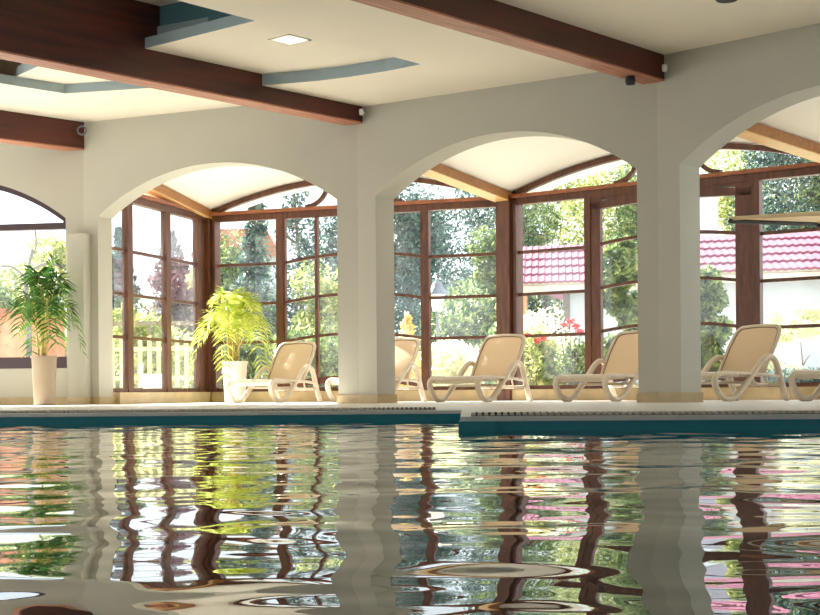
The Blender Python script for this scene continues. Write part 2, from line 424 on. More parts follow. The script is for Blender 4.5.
# bay between the two long beams: soffit strip by the wall and along the right beam
s2 = [at(262, 85.6, 3.76), at(285, 83.8, 3.76), at(320, 80.5, 3.76), at(350, 76.8, 3.76), at(385, 71.3, 3.76), at(405, 67.3, 3.76), at(421, 64.2, 3.76)]
s2l = [(p.x, p.y) for p in s2]
tip1 = at(255, 20.7, 3.76)
dirL = (Vector((tip1.x, tip1.y, 0)) - s2[-1].to_2d().to_3d()).normalized()
Lfar = (s2l[-1][0] + dirL.x*12, s2l[-1][1] + dirL.y*12)
F1i = (F1[0] + .0, F1[1] + .1)
left_end = (s2l[0][0] - .25, s2l[0][1] + .02)
poly_slab('ceiling_soffit', [left_end] + s2l + [Lfar, along((F2[0] + .1, F2[1] + .1), 14.5), (F2[0] + .15, F2[1] + .25), (F1[0] + .1, F1[1] + .45)][:99], h2, h2 + .5)
# middle level up to the first recess
e1 = at(144, 48.8, 3.90); e2 = at(255, 20.7, 3.90)
ext = (e1 - e2).normalized()
E1 = (e1.x + ext.x*.5, e1.y + ext.y*.5); E2 = (e2.x - ext.x*.2, e2.y - ext.y*.2)
poly_slab('ceiling_middle', [left_end, E1, E2, (s2l[-1][0] + .25, s2l[-1][1] - .0), (s2l[-1][0] + .1, s2l[-1][1] + .3), (s2l[0][0], s2l[0][1] + .3)], h2m, h2m + .12)
# deep recess over it: dark blue-green walls
R1 = (E1[0] + .05, E1[1] + .10)
mb = MB()
pa = Vector((E1[0] - .3, E1[1] + .35, 0)); pb = Vector((E2[0] + .5, E2[1] + .25, 0))
Mr, Lr = basis((pa.x, pa.y), (pb.x, pb.y)); mb.box(0, Lr, 0, .1, h2m + .1, h2d + .2, Mr); struct(mb.build('wall_recess', M['teal']))
poly_slab('ceiling_high', [(-14, 22), (9, 22), (12, -9), (-20, -9)], 4.42 + CH, 4.55 + CH, ('ceil', 'ceil'))
# right of the second beam: one flat ceiling
h3 = 3.84 + CH
poly_slab('ceiling_right', [(F2[0] + .0, F2[1] + .3), along((F2[0], F2[1]), 22, Vector((-.672, -.740, 0))), (12, -6), (13, 8), (F3[0] + .5, F3[1] + .3)], h3, h3 + .3, ('ceil', 'ceil'))
# left of the first beam: soffit with a cornered recess
h1 = 3.94 + CH
q = [at(-40, 77, 3.94), at(0, 83.3, 3.94), at(65, 93.5, 3.94), at(145, 88.3, 3.94), at(215, 82, 3.94)]
ql = [(p.x, p.y) for p in q]
poly_slab('ceiling_left', [(F1[0], F1[1] + .35), (F0[0], F0[1] + .35), (-10, 21.5), (-10.5, 17)] + ql + [(ql[-1][0] + 1.5, ql[-1][1] + .2)], h1, h1 + .12)
g = [at(17, 76, 4.06), at(43, 64, 4.06)]
poly_slab('ceiling_left_inner', [(g[0].x, g[0].y), (g[0].x - .6, g[0].y + 1.6), (-3.0, 19.3), (-1.2, 18.0), (-2.2, 15.5), (g[1].x + .4, g[1].y - .5), (g[1].x, g[1].y)], 4.06 + CH, 4.18 + CH)
poly_slab('ceiling_left_outer', [(-16, 21), (-9, 20.8), (ql[0][0] - .6, ql[0][1] - .3), (ql[0][0] + .3, ql[0][1] - 2.4), (-16, 2)], h1, h1 + .2)
# ceiling lamps
def downlight(p, label):
    root = empty('downlight', (p.x, p.y, p.z)); tag(root, label, 'ceiling lamp')
    root.rotation_euler.z = math.radians(48)
    mb = MB(); s = .17
    for x0, x1, y0, y1 in ((-s, s, -s, -s + .03), (-s, s, s - .03, s), (-s, -s + .03, -s, s), (s - .03, s, -s, s)): mb.box(x0, x1, y0, y1, -.008, .01)
    mb.build('trim_ring', M['ceil'], root); mb = MB(); mb.box(-s + .03, s - .03, -s + .03, s - .03, -.004, .006); mb.build('diffuser', M['lamp'], root)
downlight(at(290, 39.5, 3.90), 'square recessed white ceiling lamp between the two long beams')
p = at(727, -1.5, 3.84)
mb = MB(); mb.lathe([(0, -.02), (.10, -.02), (.12, 0), (.12, .01)], 20); o = mb.build('ceiling_spotlight', M['rubber'], loc=p); tag(o, 'small dark round fitting in the ceiling at the top right', 'ceiling lamp')
# iron ring and small fittings by the beam ends
def torus(mb, c, R, r, axis='y', n=18):
    pts = [Vector(c) + Vector((R*math.cos(2*math.pi*i/n), 0, R*math.sin(2*math.pi*i/n))) for i in range(n + 1)]
    mb.tube(pts, r, 6, caps=False)
p = atz(82.5, 20.02, 3.79); mb = MB(); torus(mb, (0, 0, 0), .06, .013); mb.tube([(0, 0, .05), (0, .12, .09)], .012, 6)
tag(mb.build('iron_ring', M['metal'], loc=(p.x + .02, p.y, p.z)), 'small iron ring on the wall beside the left beam end', 'hook')
for px, z, h, lbl in ((363.5, 18.2, 3.66, 'small white sensor beside the end of the left long beam'), (667, 15.85, 3.66, 'small white sensor beside the end of the right long beam')):
    p = atz(px, z, h); mb = MB(); mb.lathe([(0, -.045), (.025, -.04), (.032, 0), (.025, .035), (0, .04)], 12); mb.tube([(0, 0, 0), (.03, .16, .02)], .012, 6)
    tag(mb.build('sensor', M['white'], loc=p), lbl, 'sensor')
p = at(632.5, 80.5, 3.49); mb = MB(); mb.lathe([(0, -.045), (.05, -.04), (.06, 0), (.05, .05), (0, .05)], 14)
tag(mb.build('spotlight', M['rubber'], loc=(p.x - .02, p.y + .02, HBM - .05)), 'small black spotlight under the right long beam', 'spotlight')

# remaining shell of the hall, off to the sides and behind the camera: unseen openings sized for the daylight they let in
def opened_wall(name, A, B, h, n, z0=.5, z1=3.3, fill=.35):
    Mx, L = basis(A, B); mb = MB(); w = L/n
    mb.box(0, L, 0, .3, -1.5, z0, Mx); mb.box(0, L, 0, .3, z1, h, Mx)
    for i in range(n + 1): mb.box(max(0, i*w - w*fill/2), min(L, i*w + w*fill/2), 0, .3, z0, z1, Mx)
    return struct(mb.build(name, M['wall']))
opened_wall('wall_far_left', (-13.5, -9), (-9.2, 21), 4.7, 7, .1, 4.2, .1)
opened_wall('wall_back', (11.5, -8.5), (-13.5, -8.5), 4.7, 6, .8, 2.4, .82)
opened_wall('wall_far_right', (9.6, 10), (11.5, -8.5), 4.7, 4, .8, 1.9, .93)

# ------------------------------------------------------------------ deck, pool edge, water
WL = -.079
ZL = 10.45; XC = .385; cor = (.272, 7.62); eR = (9.3, 7.10)
deck = [(-11, 21.5), (-11, ZL), (XC, ZL), cor, eR, (9.0, 14), (8.0, 18), (5.9, 18.6), (1.5, 21.8), (-3.4, 23.6), (-4.4, 20.5)]
n = len(deck)
mb = MB()
vs = [(x, y, 0) for x, y in deck] + [(x, y, -.025) for x, y in deck]
mb.add(vs, [tuple(range(n - 1, -1, -1)), tuple(range(n, 2*n))] + [(i, (i + 1) % n, (i + 1) % n + n, i + n) for i in range(n)])
bpy_deck = mb.build('floor', M['deck']); struct(bpy_deck)
bm_faces = None
# pool walls in blue tile, set just under the deck slab
mb = MB()
def wallseg(A, B):
    Mx, L = basis(A, B); mb.box(-.01, L + .01, .012, .2, -1.4, -.025, Mx)
wallseg((-11, ZL), (XC, ZL)); wallseg((XC, ZL), cor); wallseg(cor, eR)
struct(mb.build('wall_pool', M['bluetile']))
# overflow grilles
def grille(A, B, off, w, label):
    Mx, L = basis(A, B); root = empty('overflow_grille'); tag(root, label, 'pool grille')
    mb = MB(); mb.box(0, L, off, off + w, .0012, .004, Mx); mb.box(0, L, off + w, off + w + .01, .0012, .018, Mx); mb.build('dark_backing', M['slot'], root)  # dark sheet and back strip stand in for shade between the bars
    mb = MB(); st = .036; k = int(L/st)
    for i in range(k): mb.box(i*st, i*st + .021, off, off + w, .004, .018, Mx)
    mb.build('grate', M['grate'], root)
grille((-5.6, ZL), (.2, ZL), .30, .42, 'pale slotted overflow grille along the far left pool edge')
grille((.33, 7.617), (6.5, 7.261), .12, .34, 'pale slotted overflow grille along the nearer right pool edge')

import numpy as np
def ripple_height(X, Y):
    rs = np.random.RandomState(11); H = np.zeros_like(X)
    for i in range(60):
        lam = .11*(9.0**rs.rand()); th = math.radians(90 + rs.randn()*62); k = 2*math.pi/lam
        s = SLOPE*(lam/.4)**.15/math.sqrt(30)
        H += (s/k)*np.sin(k*(math.cos(th)*X + math.sin(th)*Y) + rs.rand()*6.283)
    return H
SLOPE = .022
fx = np.concatenate([np.arange(-11, -3.6, .3), np.arange(-3.6, 3.4, .026), np.arange(3.4, 9.4, .3)])
fy = np.concatenate([np.arange(-8, .7, .4), np.arange(.7, 3.0, .014), np.arange(3.0, 10.48, .03)])
X, Y = np.meshgrid(fx, fy); H = ripple_height(X, Y)
edge = np.clip((Y - .4)/.5, 0, 1)*np.clip((3.5 - np.abs(X))/.2, 0, 1)
H = H*edge + WL
ny, nx = X.shape
me = bpy.data.meshes.new('pool_water')
co = np.stack([X, Y, H], -1).reshape(-1, 3)
idx = np.arange(ny*nx).reshape(ny, nx)
fa = np.stack([idx[:-1, :-1], idx[:-1, 1:], idx[1:, 1:], idx[1:, :-1]], -1).reshape(-1, 4)
cen = co[fa].mean(1)
inside = ~((cen[:, 0] > .40) & (cen[:, 1] > 7.62 - (cen[:, 0] - .272)*.0576 + .05))
fa = fa[inside]
me.vertices.add(len(co)); me.vertices.foreach_set('co', co.ravel())
me.loops.add(fa.size); me.loops.foreach_set('vertex_index', fa.ravel())
me.polygons.add(len(fa)); me.polygons.foreach_set('loop_start', np.arange(0, fa.size, 4)); me.polygons.foreach_set('loop_total', np.full(len(fa), 4))
me.polygons.foreach_set('use_smooth', np.ones(len(fa), bool)); me.update(); me.validate()
me.materials.append(M['water'])
w = bpy.data.objects.new('pool_water', me); COL.objects.link(w); struct(w)
# ground outside
mb = MB(); mb.add([(-120, 17.0, -.06), (-9.5, 17.0, -.06), (-9.5, 21.3, -.06), (-4.6, 20.9, -.06), (-3.6, 23.7, -.06), (1.6, 21.95, -.06), (6.0, 18.75, -.06), (9.6, 14.2, -.06), (120, 14.2, -.06), (120, 160, -.06), (-120, 160, -.06)],
                  [tuple(range(11))])
struct(mb.build('ground', M['grass']))

# ------------------------------------------------------------------ sun loungers
def lounger():
    """local x from the foot end to the head, y across (near side negative), 0.74 wide"""
    root = empty('sun_lounger'); HW = .385
    for s in (-1, 1):
        pr = [(.42, .325), (.20, .335), (.07, .325), (.005, .27), (.01, .20), (.07, .11), (.16, .045), (.27, .028), (.38, .05), (.50, .13), (.72, .31), (.90, .47), (1.0, .535), (1.09, .555), (1.18, .525), (1.25, .44), (1.32, .27), (1.40, .10), (1.45, .018)]
        mb = MB(); mb.tube(spline([(x, s*HW, z) for x, z in pr], 5), .035, 10, flat=1.2)
        fr = mb.build('side_frame', M['resin'], root, smooth=True)
        mb = MB(); mb.tube(spline([(x, s*HW, z) for x, z in ((.20, .335), (.6, .335), (1.0, .325), (1.30, .30))], 4), .021, 8, flat=1.2)
        mb.build('side_rail', M['resin'], root, smooth=True)
        for x in (.27, 1.45):
            mb = MB(); mb.tube([(x, s*HW, -.0), (x, s*HW, .02)], .03, 10); mb.build('rubber_foot', M['rubber'], fr)
    # seat: rounded slab with a rolled front edge
    prof = [(.03, .27), (.01, .31), (.03, .345), (.08, .357), (.5, .352), (.97, .345), (.97, .300), (.5, .298), (.10, .275), (.06, .255)]
    mb = MB(); n = len(prof); ys = [-HW + .03, -HW + .06, HW - .06, HW - .03]; sc = [0, .008, .008, 0]
    mb.prism(prof, -HW + .03, HW - .03); mb.build('seat', M['resin'], root, smooth=False)
    mb = MB(); mb.box(.12, .96, -HW + .07, HW - .07, .352, .360); mb.build('seat_sling', M['sling'], root)
    # cross braces under the seat
    mb = MB()
    for x, z in ((.60, .23), (1.30, .20)): mb.tube([(x, -HW, z), (x, HW, z)], .018, 8)
    for s in (-1, 1): mb.tube(spline([(.97, s*.2, .32), (1.02, s*.2, .24), (1.15, s*.2, .20), (1.30, s*.2, .20)], 4), .02, 8)
    mb.build('cross_brace', M['resin'], root, smooth=True)
    # backrest, hinged at x=.96 and leaning back
    ang = math.radians(55); c, sn = math.cos(ang), math.sin(ang)
    def B(l, y, o): return Vector((1.01 + l*c - o*sn, y, .335 + l*sn + o*c))
    hw = .345; Lb = .745; rr = .11
    outline = [(0, -hw + .01)] + [(.45, -hw - .005)] + [(Lb - rr, -hw + .012)] + [(Lb - rr + rr*math.sin(a), -hw + .012 + rr - rr*math.cos(a)) for a in (.4, .8, 1.2)] + [(Lb + .005, -.15), (Lb + .012, 0)]
    full = outline + [(l, -y) for l, y in reversed(outline[:-1])]
    mb = MB(); mb.tube(spline([B(l, y, 0) for l, y in full], 4), .021, 8, flat=1.25)
    mb.tube([B(0.02, -hw, 0), B(0.02, hw, 0)], .02, 8)
    bf = mb.build('backrest', M['resin'], root, smooth=True)
    fn = [(l if l < .1 else l - .022, y*.93) for l, y in full]
    poly = [B(l, y, .0) for l, y in fn]; poly2 = [B(l, y, -.012) for l, y in fn]; k = len(poly)
    mb = MB(); mb.add(poly + poly2, [tuple(range(k)), tuple(range(2*k - 1, k - 1, -1))] + [(i, i + k, (i + 1) % k + k, (i + 1) % k) for i in range(k)])
    mb.build('backrest_sling', M['sling'], bf)
    mb = MB(); mb.tube([B(l, y, .004) for l, y in fn], .0065, 6); mb.build('piping', M['rim'], bf)
    mb = MB(); mb.tube([B(.45, -.12, -.02), (1.42, -.12, .22)], .013, 6); mb.tube([B(.45, .12, -.02), (1.42, .12, .22)], .013, 6)
    mb.tube([(1.42, -.3, .22), (1.42, .3, .22)], .013, 6); mb.build('prop_bar', M['resin'], bf)
    return root
proto = lounger()
# (pixel of the foot end's centre, depth there, heading in degrees, label)
LG = [(249, 21.15, 63, 'beige sun lounger in front of the white potted palm, framed by the left arch'),
      (350, 20.1, 59, 'beige sun lounger half hidden behind the pillar between the left and middle arches'),
      (453.5, 19.1, 56, 'beige sun lounger fully visible through the left half of the middle arch'),
      (580, 18.3, 49, 'beige sun lounger whose backrest is cut off by the pillar right of the middle arch'),
      (689, 17.0, 40, 'beige sun lounger with large tan backrest seen in the right arch'),
      (820, 15.7, 37, 'beige sun lounger cropped by the right edge, only its foot end in view')]
for i, (px, z, a, l) in enumerate(LG):
    o = proto if i == 0 else copy_tree(proto)
    p = atz(px, z); o.location = (p.x, p.y, 0); o.rotation_euler = (0, 0, math.radians(a))
    tag(o, l, 'sun lounger', 'beige sun loungers in a row behind the arches')

# ------------------------------------------------------------------ palms
def palm(px, z, label, leafm, potm, pr, H, W, seed, nf=24, ph=.69, spread=1.0, drop=0, LL=.30):
    rnd = random.Random(seed); p = atz(px, z)
    root = empty('potted_palm', (p.x, p.y, 0)); tag(root, label, 'potted palm')
    mb = MB(); mb.lathe([(0, .0), (pr[0], 0), (pr[0] + .01, .02), (pr[1] - .012, ph - .03), (pr[1], ph - .03), (pr[1], ph), (pr[1] - .03, ph), (pr[1] - .04, ph - .06), (0, ph - .06)], 32)
    mb.build('pot', potm, root, smooth=False)
    mb = MB(); mb.lathe([(0, ph - .05), (pr[1] - .035, ph - .05)], 20); mb.build('soil', M['soil'], root)
    for i in range(7):
        a = rnd.random()*6.28; r = rnd.uniform(.02, .09); q = rnd.uniform(.05, .16)
        pts = spline([(r*math.cos(a), r*math.sin(a), ph - .05), (r*1.6*math.cos(a), r*1.6*math.sin(a), ph + .35*H), (q*math.cos(a) + .03, q*math.sin(a), ph + rnd.uniform(.55, .75)*H)], 4)
        mb = MB(); mb.tube(pts, [.016 - .008*k/(len(pts) - 1) for k in range(len(pts))], 6); mb.build('cane', M['stem'], root, smooth=True)
    for i in range(nf):
        a = i*2.4 + rnd.uniform(-.3, .3); t = (i + .5)/nf           # t: 0 = upright inner frond, 1 = outer drooping one
        base = Vector((.04*math.cos(a), .04*math.sin(a), ph + H*(.34 - .26*t)))
        out = W*(.25 + .75*t)*rnd.uniform(.8, 1.1)*spread; top = ph + H*(1.0 - .58*t)*rnd.uniform(.82, 1.0); tip = top - (.04 + .32*t + drop*t*t)*rnd.uniform(.6, 1.2)
        dx, dy = math.cos(a), math.sin(a)
        cur = spline([base, base + Vector((dx*out*.32, dy*out*.32, (top - base.z)*.72)), Vector((dx*out*.65, dy*out*.65, top)), Vector((dx*out, dy*out, tip))], 7)
        mb = MB(); k = len(cur); mb.tube(cur, [.008 - .006*j/(k - 1) for j in range(k)], 5, mi=1)
        for j in range(5, k - 1):
            for sub in (0,) if j % 3 else (0, .5):
                c = cur[j].lerp(cur[j + 1], sub); tg = (cur[j + 1] - cur[j]).normalized()
                side = tg.cross(Vector((0, 0, 1))).normalized(); up = side.cross(tg)
                e = (j + sub - 5)/(k - 6); ll = (LL*math.sin(math.pi*(.18 + .75*e))**.8 + .04)*rnd.uniform(.85, 1.1)
                for s in (-1, 1):
                    dv = (side*s*.9 + tg*.6 + up*.2 + Vector([rnd.uniform(-.12, .12) for _ in range(3)])).normalized()
                    m1 = c + dv*ll*.5; m2 = c + dv*ll + Vector((0, 0, -.22*ll))
                    wv = tg.cross(dv).cross(dv).normalized()*.013
                    mb.add([c - wv*.5, c + wv*.5, m1 + wv, m1 - wv, m2], [(0, 1, 2, 3), (3, 2, 4)])
        mb.build('frond', [leafm, M['stem']], root)
    return root
palm(44.5, 19.55, 'tall palm in a cream tapered pot by the left arched window', M['palm'], M['pot'], (.135, .185), 1.40, .74, 3, nf=15, ph=.69, drop=.5)
palm(235, 22.35, 'bright sunlit palm in a white pot behind the leftmost lounger', M['palmy'], M['wpot'], (.15, .21), 1.26, .92, 9, nf=19, ph=.66, drop=.75, LL=.27)

# ------------------------------------------------------------------ parasol in the right bay
c = Vector((5.22, 16.9, 0)); par = empty('parasol', (c.x, c.y, 0)); tag(par, 'low cream parasol canopy with dark edge reaching in at the right edge', 'parasol')
hr = 2.10 + CH
ring = [(-1.34, 0), (0, -.98), (1.34, 0), (0, .98)]; ns = 4; tl = .068
def rz(x, y): return hr + tl*y
mb = MB()
vs = [(x, y, rz(x, y)) for x, y in ring] + [(0, 0, hr + .07), (0, 0, hr + .055)] + [(x, y, rz(x, y) - .035) for x, y in ring]
mb.add(vs, [(i, (i + 1) % ns, ns) for i in range(ns)] + [(ns + 2 + (i + 1) % ns, ns + 2 + i, ns + 1) for i in range(ns)] + [(i, ns + 2 + i, ns + 2 + (i + 1) % ns, (i + 1) % ns) for i in range(ns)])
mb.build('canopy', M['canvas'], par)
for a, b in ((2, 3), (3, 0)):
    mb = MB(); mb.tube([(ring[a][0], ring[a][1], rz(*ring[a]) - .045), (ring[b][0], ring[b][1], rz(*ring[b]) - .055)], .033, 6); mb.build('rim', M['rubber'], par)
for x, y in ring:
    mb = MB(); mb.tube([(x*.98, y*.98, rz(x, y) - .04), (0, 0, hr + .03)], .009, 6); mb.build('rib', M['canvas'], par)
mb = MB(); mb.tube([(0, 0, .04), (0, 0, hr + .1)], .024, 12); mb.build('pole', M['rubber'], par)
mb = MB(); mb.lathe([(0, 0), (.22, 0), (.22, .05), (.06, .07), (.035, .12)], 24); mb.build('base', M['rubber'], par)

# ------------------------------------------------------------------ garden
def leaves(mb, rnd, c, r, n, size, mi=0, shell=.55, flat=False):
    for _ in range(n):
        while True:
            q = Vector((rnd.uniform(-1, 1), rnd.uniform(-1, 1), rnd.uniform(-1, 1)))
            if .001 < q.length < 1: break
        q = q.normalized()*(shell + (1 - shell)*rnd.random()) if rnd.random() < .7 else q
        p = Vector((c[0] + q.x*r[0], c[1] + q.y*r[1], c[2] + q.z*r[2]))
        a = Vector((rnd.gauss(0, 1), rnd.gauss(0, 1), rnd.gauss(0, 1))).normalized(); b = a.orthogonal().normalized(); s = size*rnd.uniform(.5, 1.2)
        mb.add([p - a*s, p + b*s*.45, p + a*s, p - b*s*.45], [(0, 1, 2, 3)], mi)
def tree(name, px, z, h, w, leafm, label, cat, seed, n=3200, size=.115, shape='round', base=.0, bark='bark', group=None, blobs=14):
    n = int(n*1.7); rnd = random.Random(seed); p = atz(px, z); root = empty(name, (p.x, p.y, -.06)); tag(root, label, cat, group)
    tr = MB(); hh = h*(.9 if shape == 'cone' else .6)
    pts = [(0, 0, 0), (.02*h, .01*h, hh*.4), (-.01*h, 0, hh)]; r0 = max(.03, h*.018)
    tr.tube(spline(pts, 4), [r0*(1 - .75*k/8) for k in range(9)], 8)
    for k in range(6 if h > 2 else 3):
        a = k*2.4; z0 = hh*(.35 + .1*k); L = w*.35*(1 - .1*k)
        tr.tube([(0, 0, z0), (L*.5*math.cos(a), L*.5*math.sin(a), z0 + L*.35), (L*math.cos(a), L*math.sin(a), z0 + L*.55)], [r0*.4, r0*.3, r0*.12], 5)
    tr.build('trunk', M[bark], root)
    mb = MB()
    if shape == 'cone':
        lv = 12
        for k in range(lv):
            t = k/(lv - 1); rr = w/2*(1 - t)**.8 + .05*w; zz = base + (h - base)*(.04 + .94*t)
            for j in range(5):
                a = rnd.random()*6.28; q = rr*.55
                leaves(mb, rnd, (q*math.cos(a), q*math.sin(a), zz), (rr*.6, rr*.6, (h - base)/lv*.7), max(6, int(n*(1 - t*.75)/(lv*5*.63))), size)
    else:
        for k in range(blobs):
            a = rnd.random()*6.28; t = rnd.random(); zz = base + (h - base)*(.18 + .68*t); prof = math.sin(math.pi*(.2 + .7*t))**.6
            q = w/2*rnd.uniform(.1, .7)*prof; rr = w*.25*rnd.uniform(.7, 1.2)
            leaves(mb, rnd, (q*math.cos(a), q*math.sin(a), zz), (rr, rr, min(rr, (h - base)*.22)), n//blobs, size)
    mb.build('foliage', M[leafm], root); return root

T = tree
con = 'bluish conifers behind the glazing'
T('conifer_tree', 258, 42, 6.4, 2.0, 'conifer', 'narrow dark conifer in the wide pane above the sunlit palm', 'tree', 1, shape='cone', n=2600)
T('conifer_tree', 298, 46, 7.6, 3.0, 'conifer', 'tall bluish conifer just right of the thick post in the left arch', 'tree', 2, shape='cone', n=2300)
T('conifer_tree', 333, 50, 8.5, 2.8, 'conifer', 'bluish conifer beside the right edge of the left arch', 'tree', 3, n=2600)
T('conifer_tree', 408, 50, 10.0, 4.5, 'conifer', 'dense bluish tree at the left edge of the middle arch', 'tree', 4, n=6500)
T('conifer_tree', 440, 56, 9.0, 5.0, 'conifer', 'dense bluish tree behind the garden lantern', 'tree', 5, n=4300)
T('conifer_tree', 480, 54, 9.5, 5.0, 'conifer', 'dense bluish tree left of the thick post in the middle arch', 'tree', 6, n=6500)
T('broadleaf_tree', 498, 44, 6.8, 2.6, 'green', 'green sun-flecked tree against the thick post in the middle arch', 'tree', 7, n=3200)
T('broadleaf_tree', 232, 48, 6.0, 3.4, 'green', 'pale green tree above the palm in the left arch', 'tree', 8, n=3000)
T('broadleaf_tree', 320, 40, 4.0, 3.0, 'yellow', 'yellow-green bush-like tree low in the left arch right of the lounger back', 'tree', 9, n=3200)
T('broadleaf_tree', 470, 38, 3.6, 3.2, 'green', 'green tree filling the lower wide pane of the middle arch', 'tree', 10, n=3600)
T('broadleaf_tree', 545, 54, 10.5, 5.5, 'green', 'tall green tree behind the pink roof near the middle post', 'tree', 11, n=6000)
T('broadleaf_tree', 600, 56, 11.0, 5.5, 'yellow', 'tall yellow-green tree above the pink roof in the middle arch', 'tree', 12, n=5500)
T('broadleaf_tree', 640, 52, 9.5, 4.5, 'green', 'green tree above the roof beside the right-hand pillar', 'tree', 13, n=4500)
T('broadleaf_tree', 738, 54, 11.5, 4.0, 'yellow', 'yellow-green treetop in the fanlight of the right arch', 'tree', 14, n=5000)
T('broadleaf_tree', 778, 50, 10.5, 5.0, 'conifer', 'greyish green tree above the pink roof in the right arch', 'tree', 15, n=6500)
T('broadleaf_tree', 822, 50, 10.5, 5.0, 'green', 'green tree at the far right above the roof', 'tree', 16, n=5500)
T('conifer_tree', 172, 40, 4.7, 2.6, 'purple', 'purple-brown conifer in the side window of the left arch', 'tree', 17, shape='cone', n=4500)
T('conifer_tree', 120, 38, 4.6, 1.9, 'conifer', 'bluish conifer in the narrow leftmost pane of the left arch', 'tree', 18, shape='cone', n=3600)
T('broadleaf_tree', 193, 44, 4.6, 2.0, 'yellow', 'pale yellow-green tree right of the purple conifer', 'tree', 19, n=2000)
T('garden_shrub', 150, 32, 2.0, 2.6, 'yellow', 'yellow-green shrub low in the side window', 'shrub', 20, n=2600, size=.10)
T('garden_shrub', 118, 31, 2.2, 1.6, 'yellow', 'yellow-green shrub behind the narrow leftmost pane', 'shrub', 21, n=2000, size=.10)
T('garden_shrub', 190, 33, 1.5, 1.6, 'yellow', 'small yellow shrub at the lower right of the side window', 'shrub', 22, n=1500, size=.09)
T('garden_shrub', 56, 36, 4.6, 2.2, 'yellow', 'tall pale yellow-green shrub at the right of the left arched window', 'shrub', 23, n=2400, size=.10)
T('garden_shrub', 18, 40, 4.2, 2.8, 'yellow', 'yellow-green shrub in the middle of the left arched window', 'shrub', 24, n=2200, size=.10)
T('garden_shrub', -8, 36, 3.4, 1.6, 'green', 'green shrub at the left edge of the left arched window', 'shrub', 25, n=1800, size=.09)
T('garden_shrub', 408, 29, 1.75, 1.0, 'golden', 'golden leaved shrub just right of the pillar, low in the middle arch', 'shrub', 26, n=900, size=.10, shape='cone')
T('garden_shrub', 455, 30, 1.3, 1.8, 'blossom', 'pale flowering shrub below the garden lantern', 'shrub', 27, n=1500, size=.09)
T('garden_shrub', 535, 27, 1.25, 1.6, 'yellow', 'bright yellow-green shrub low beside the thick post in the middle arch', 'shrub', 28, n=2600, size=.10)
T('garden_shrub', 541, 28.5, 1.9, 1.8, 'blossom', 'pale blossoming shrub under the eave of the pink-roofed house', 'shrub', 29, n=1300, size=.08)
T('garden_shrub', 582, 27.5, 1.2, 1.2, 'green', 'loose green shrub in front of the white wall', 'shrub', 30, n=650, size=.10)
T('climbing_willow', 623, 27, 3.7, 1.3, 'green', 'tall trailing green bush left of the right-hand pillar', 'shrub', 31, n=4200, size=.11)
T('climbing_willow', 706, 25.5, 3.5, .85, 'green', 'tall trailing green bush right of the right-hand pillar', 'shrub', 32, n=3200, size=.11)
T('garden_shrub', 802, 25, 1.75, 1.5, 'blossom', 'pale feathery shrub against the white wall at the right', 'shrub', 33, n=900, size=.09, base=1.0)
T('garden_shrub', 775, 24.5, .75, 1.2, 'blossom', 'low pale flowering shrub right of the large tan backrest', 'shrub', 34, n=800, size=.07)
for i, (px, z) in enumerate(((292, 33), (330, 33), (250, 34), (500, 33))):
    T('garden_shrub', px, z, 1.7, 1.9, 'green', ['green shrub low behind the leftmost lounger back', 'green shrub low at the right edge of the left arch', 'green shrub behind the sunlit palm', 'green shrub behind the thick post in the middle arch'][i], 'shrub', 40 + i, n=1600, size=.09)
# clipped hedge right
rnd = random.Random(5); p0 = atz(800, 23.3); mb = MB(); leaves(mb, rnd, (0, 0, .24), (1.35, .3, .26), 2500, .06, shell=.2)
tag(mb.build('hedge', M['conifer'], loc=(p0.x, p0.y, 0)), 'low dark hedge behind the lounger cropped at the right edge', 'hedge')
# red flowers: a rose bush
p0 = atz(571, 26.0); rb = empty('rose_bush', (p0.x, p0.y, -.06)); tag(rb, 'slender rose bush with red blooms in front of the white wall', 'flower')
mb = MB()
for k in range(5): mb.tube(spline([(0, 0, 0), (.05*(k - 2), .04, .7), (.09*(k - 2), 0, 1.25 + .1*(k % 2))], 3), .008, 5)
mb.build('stem', M['bark'], rb); mb = MB(); leaves(mb, rnd, (0, 0, .85), (.3, .2, .5), 260, .05); mb.build('foliage', M['green'], rb)
for dx, dz in ((-.12, 1.42), (.0, 1.5), (.1, 1.40), (.17, 1.3)):
    mb = MB(); leaves(mb, rnd, (dx, 0, dz), (.07, .07, .05), 50, .05); mb.build('bloom', M['red'], rb)
p0 = atz(527, 26.0); rb = empty('rose_bush', (p0.x, p0.y, -.06)); tag(rb, 'rose bush with red blooms close to the thick post in the middle arch', 'flower')
mb = MB()
for k in range(5): mb.tube(spline([(0, 0, 0), (.05*(k - 2), .04, .6), (.11*(k - 2), 0, 1.1)], 3), .008, 5)
mb.build('stem', M['bark'], rb); mb = MB(); leaves(mb, rnd, (0, 0, .75), (.3, .2, .4), 260, .05); mb.build('foliage', M['yellow'], rb)
for dx, dz in ((-.15, 1.22), (.02, 1.25), (.2, 1.15), (.3, 1.2)):
    mb = MB(); leaves(mb, rnd, (dx, 0, dz), (.06, .06, .04), 40, .045); mb.build('bloom', M['red'], rb)
# bare tree seen in the left window
p0 = atz(28, 30); bt = MB()
bt.tube(spline([(0, 0, 0), (.03, 0, 1.6), (-.02, 0, 2.6), (.12, 0, 3.35)], 4), [.075 - .004*k for k in range(13)], 8)
bt.tube(spline([(.02, 0, 2.85), (.4, 0, 3.02), (.75, .1, 2.98), (1.0, .1, 3.1)], 4), .03, 6); bt.tube(spline([(.0, 0, 2.7), (-.3, 0, 2.95), (-.55, 0, 2.98)], 4), .028, 6)
bt.tube(spline([(.1, 0, 3.2), (.2, 0, 3.4), (.18, 0, 3.75)], 3), .02, 6)
tag(bt.build('bare_tree', M['greybark'], loc=(p0.x, p0.y, -.06), smooth=True), 'bare stubby tree with two outstretched limbs in the left window', 'tree')
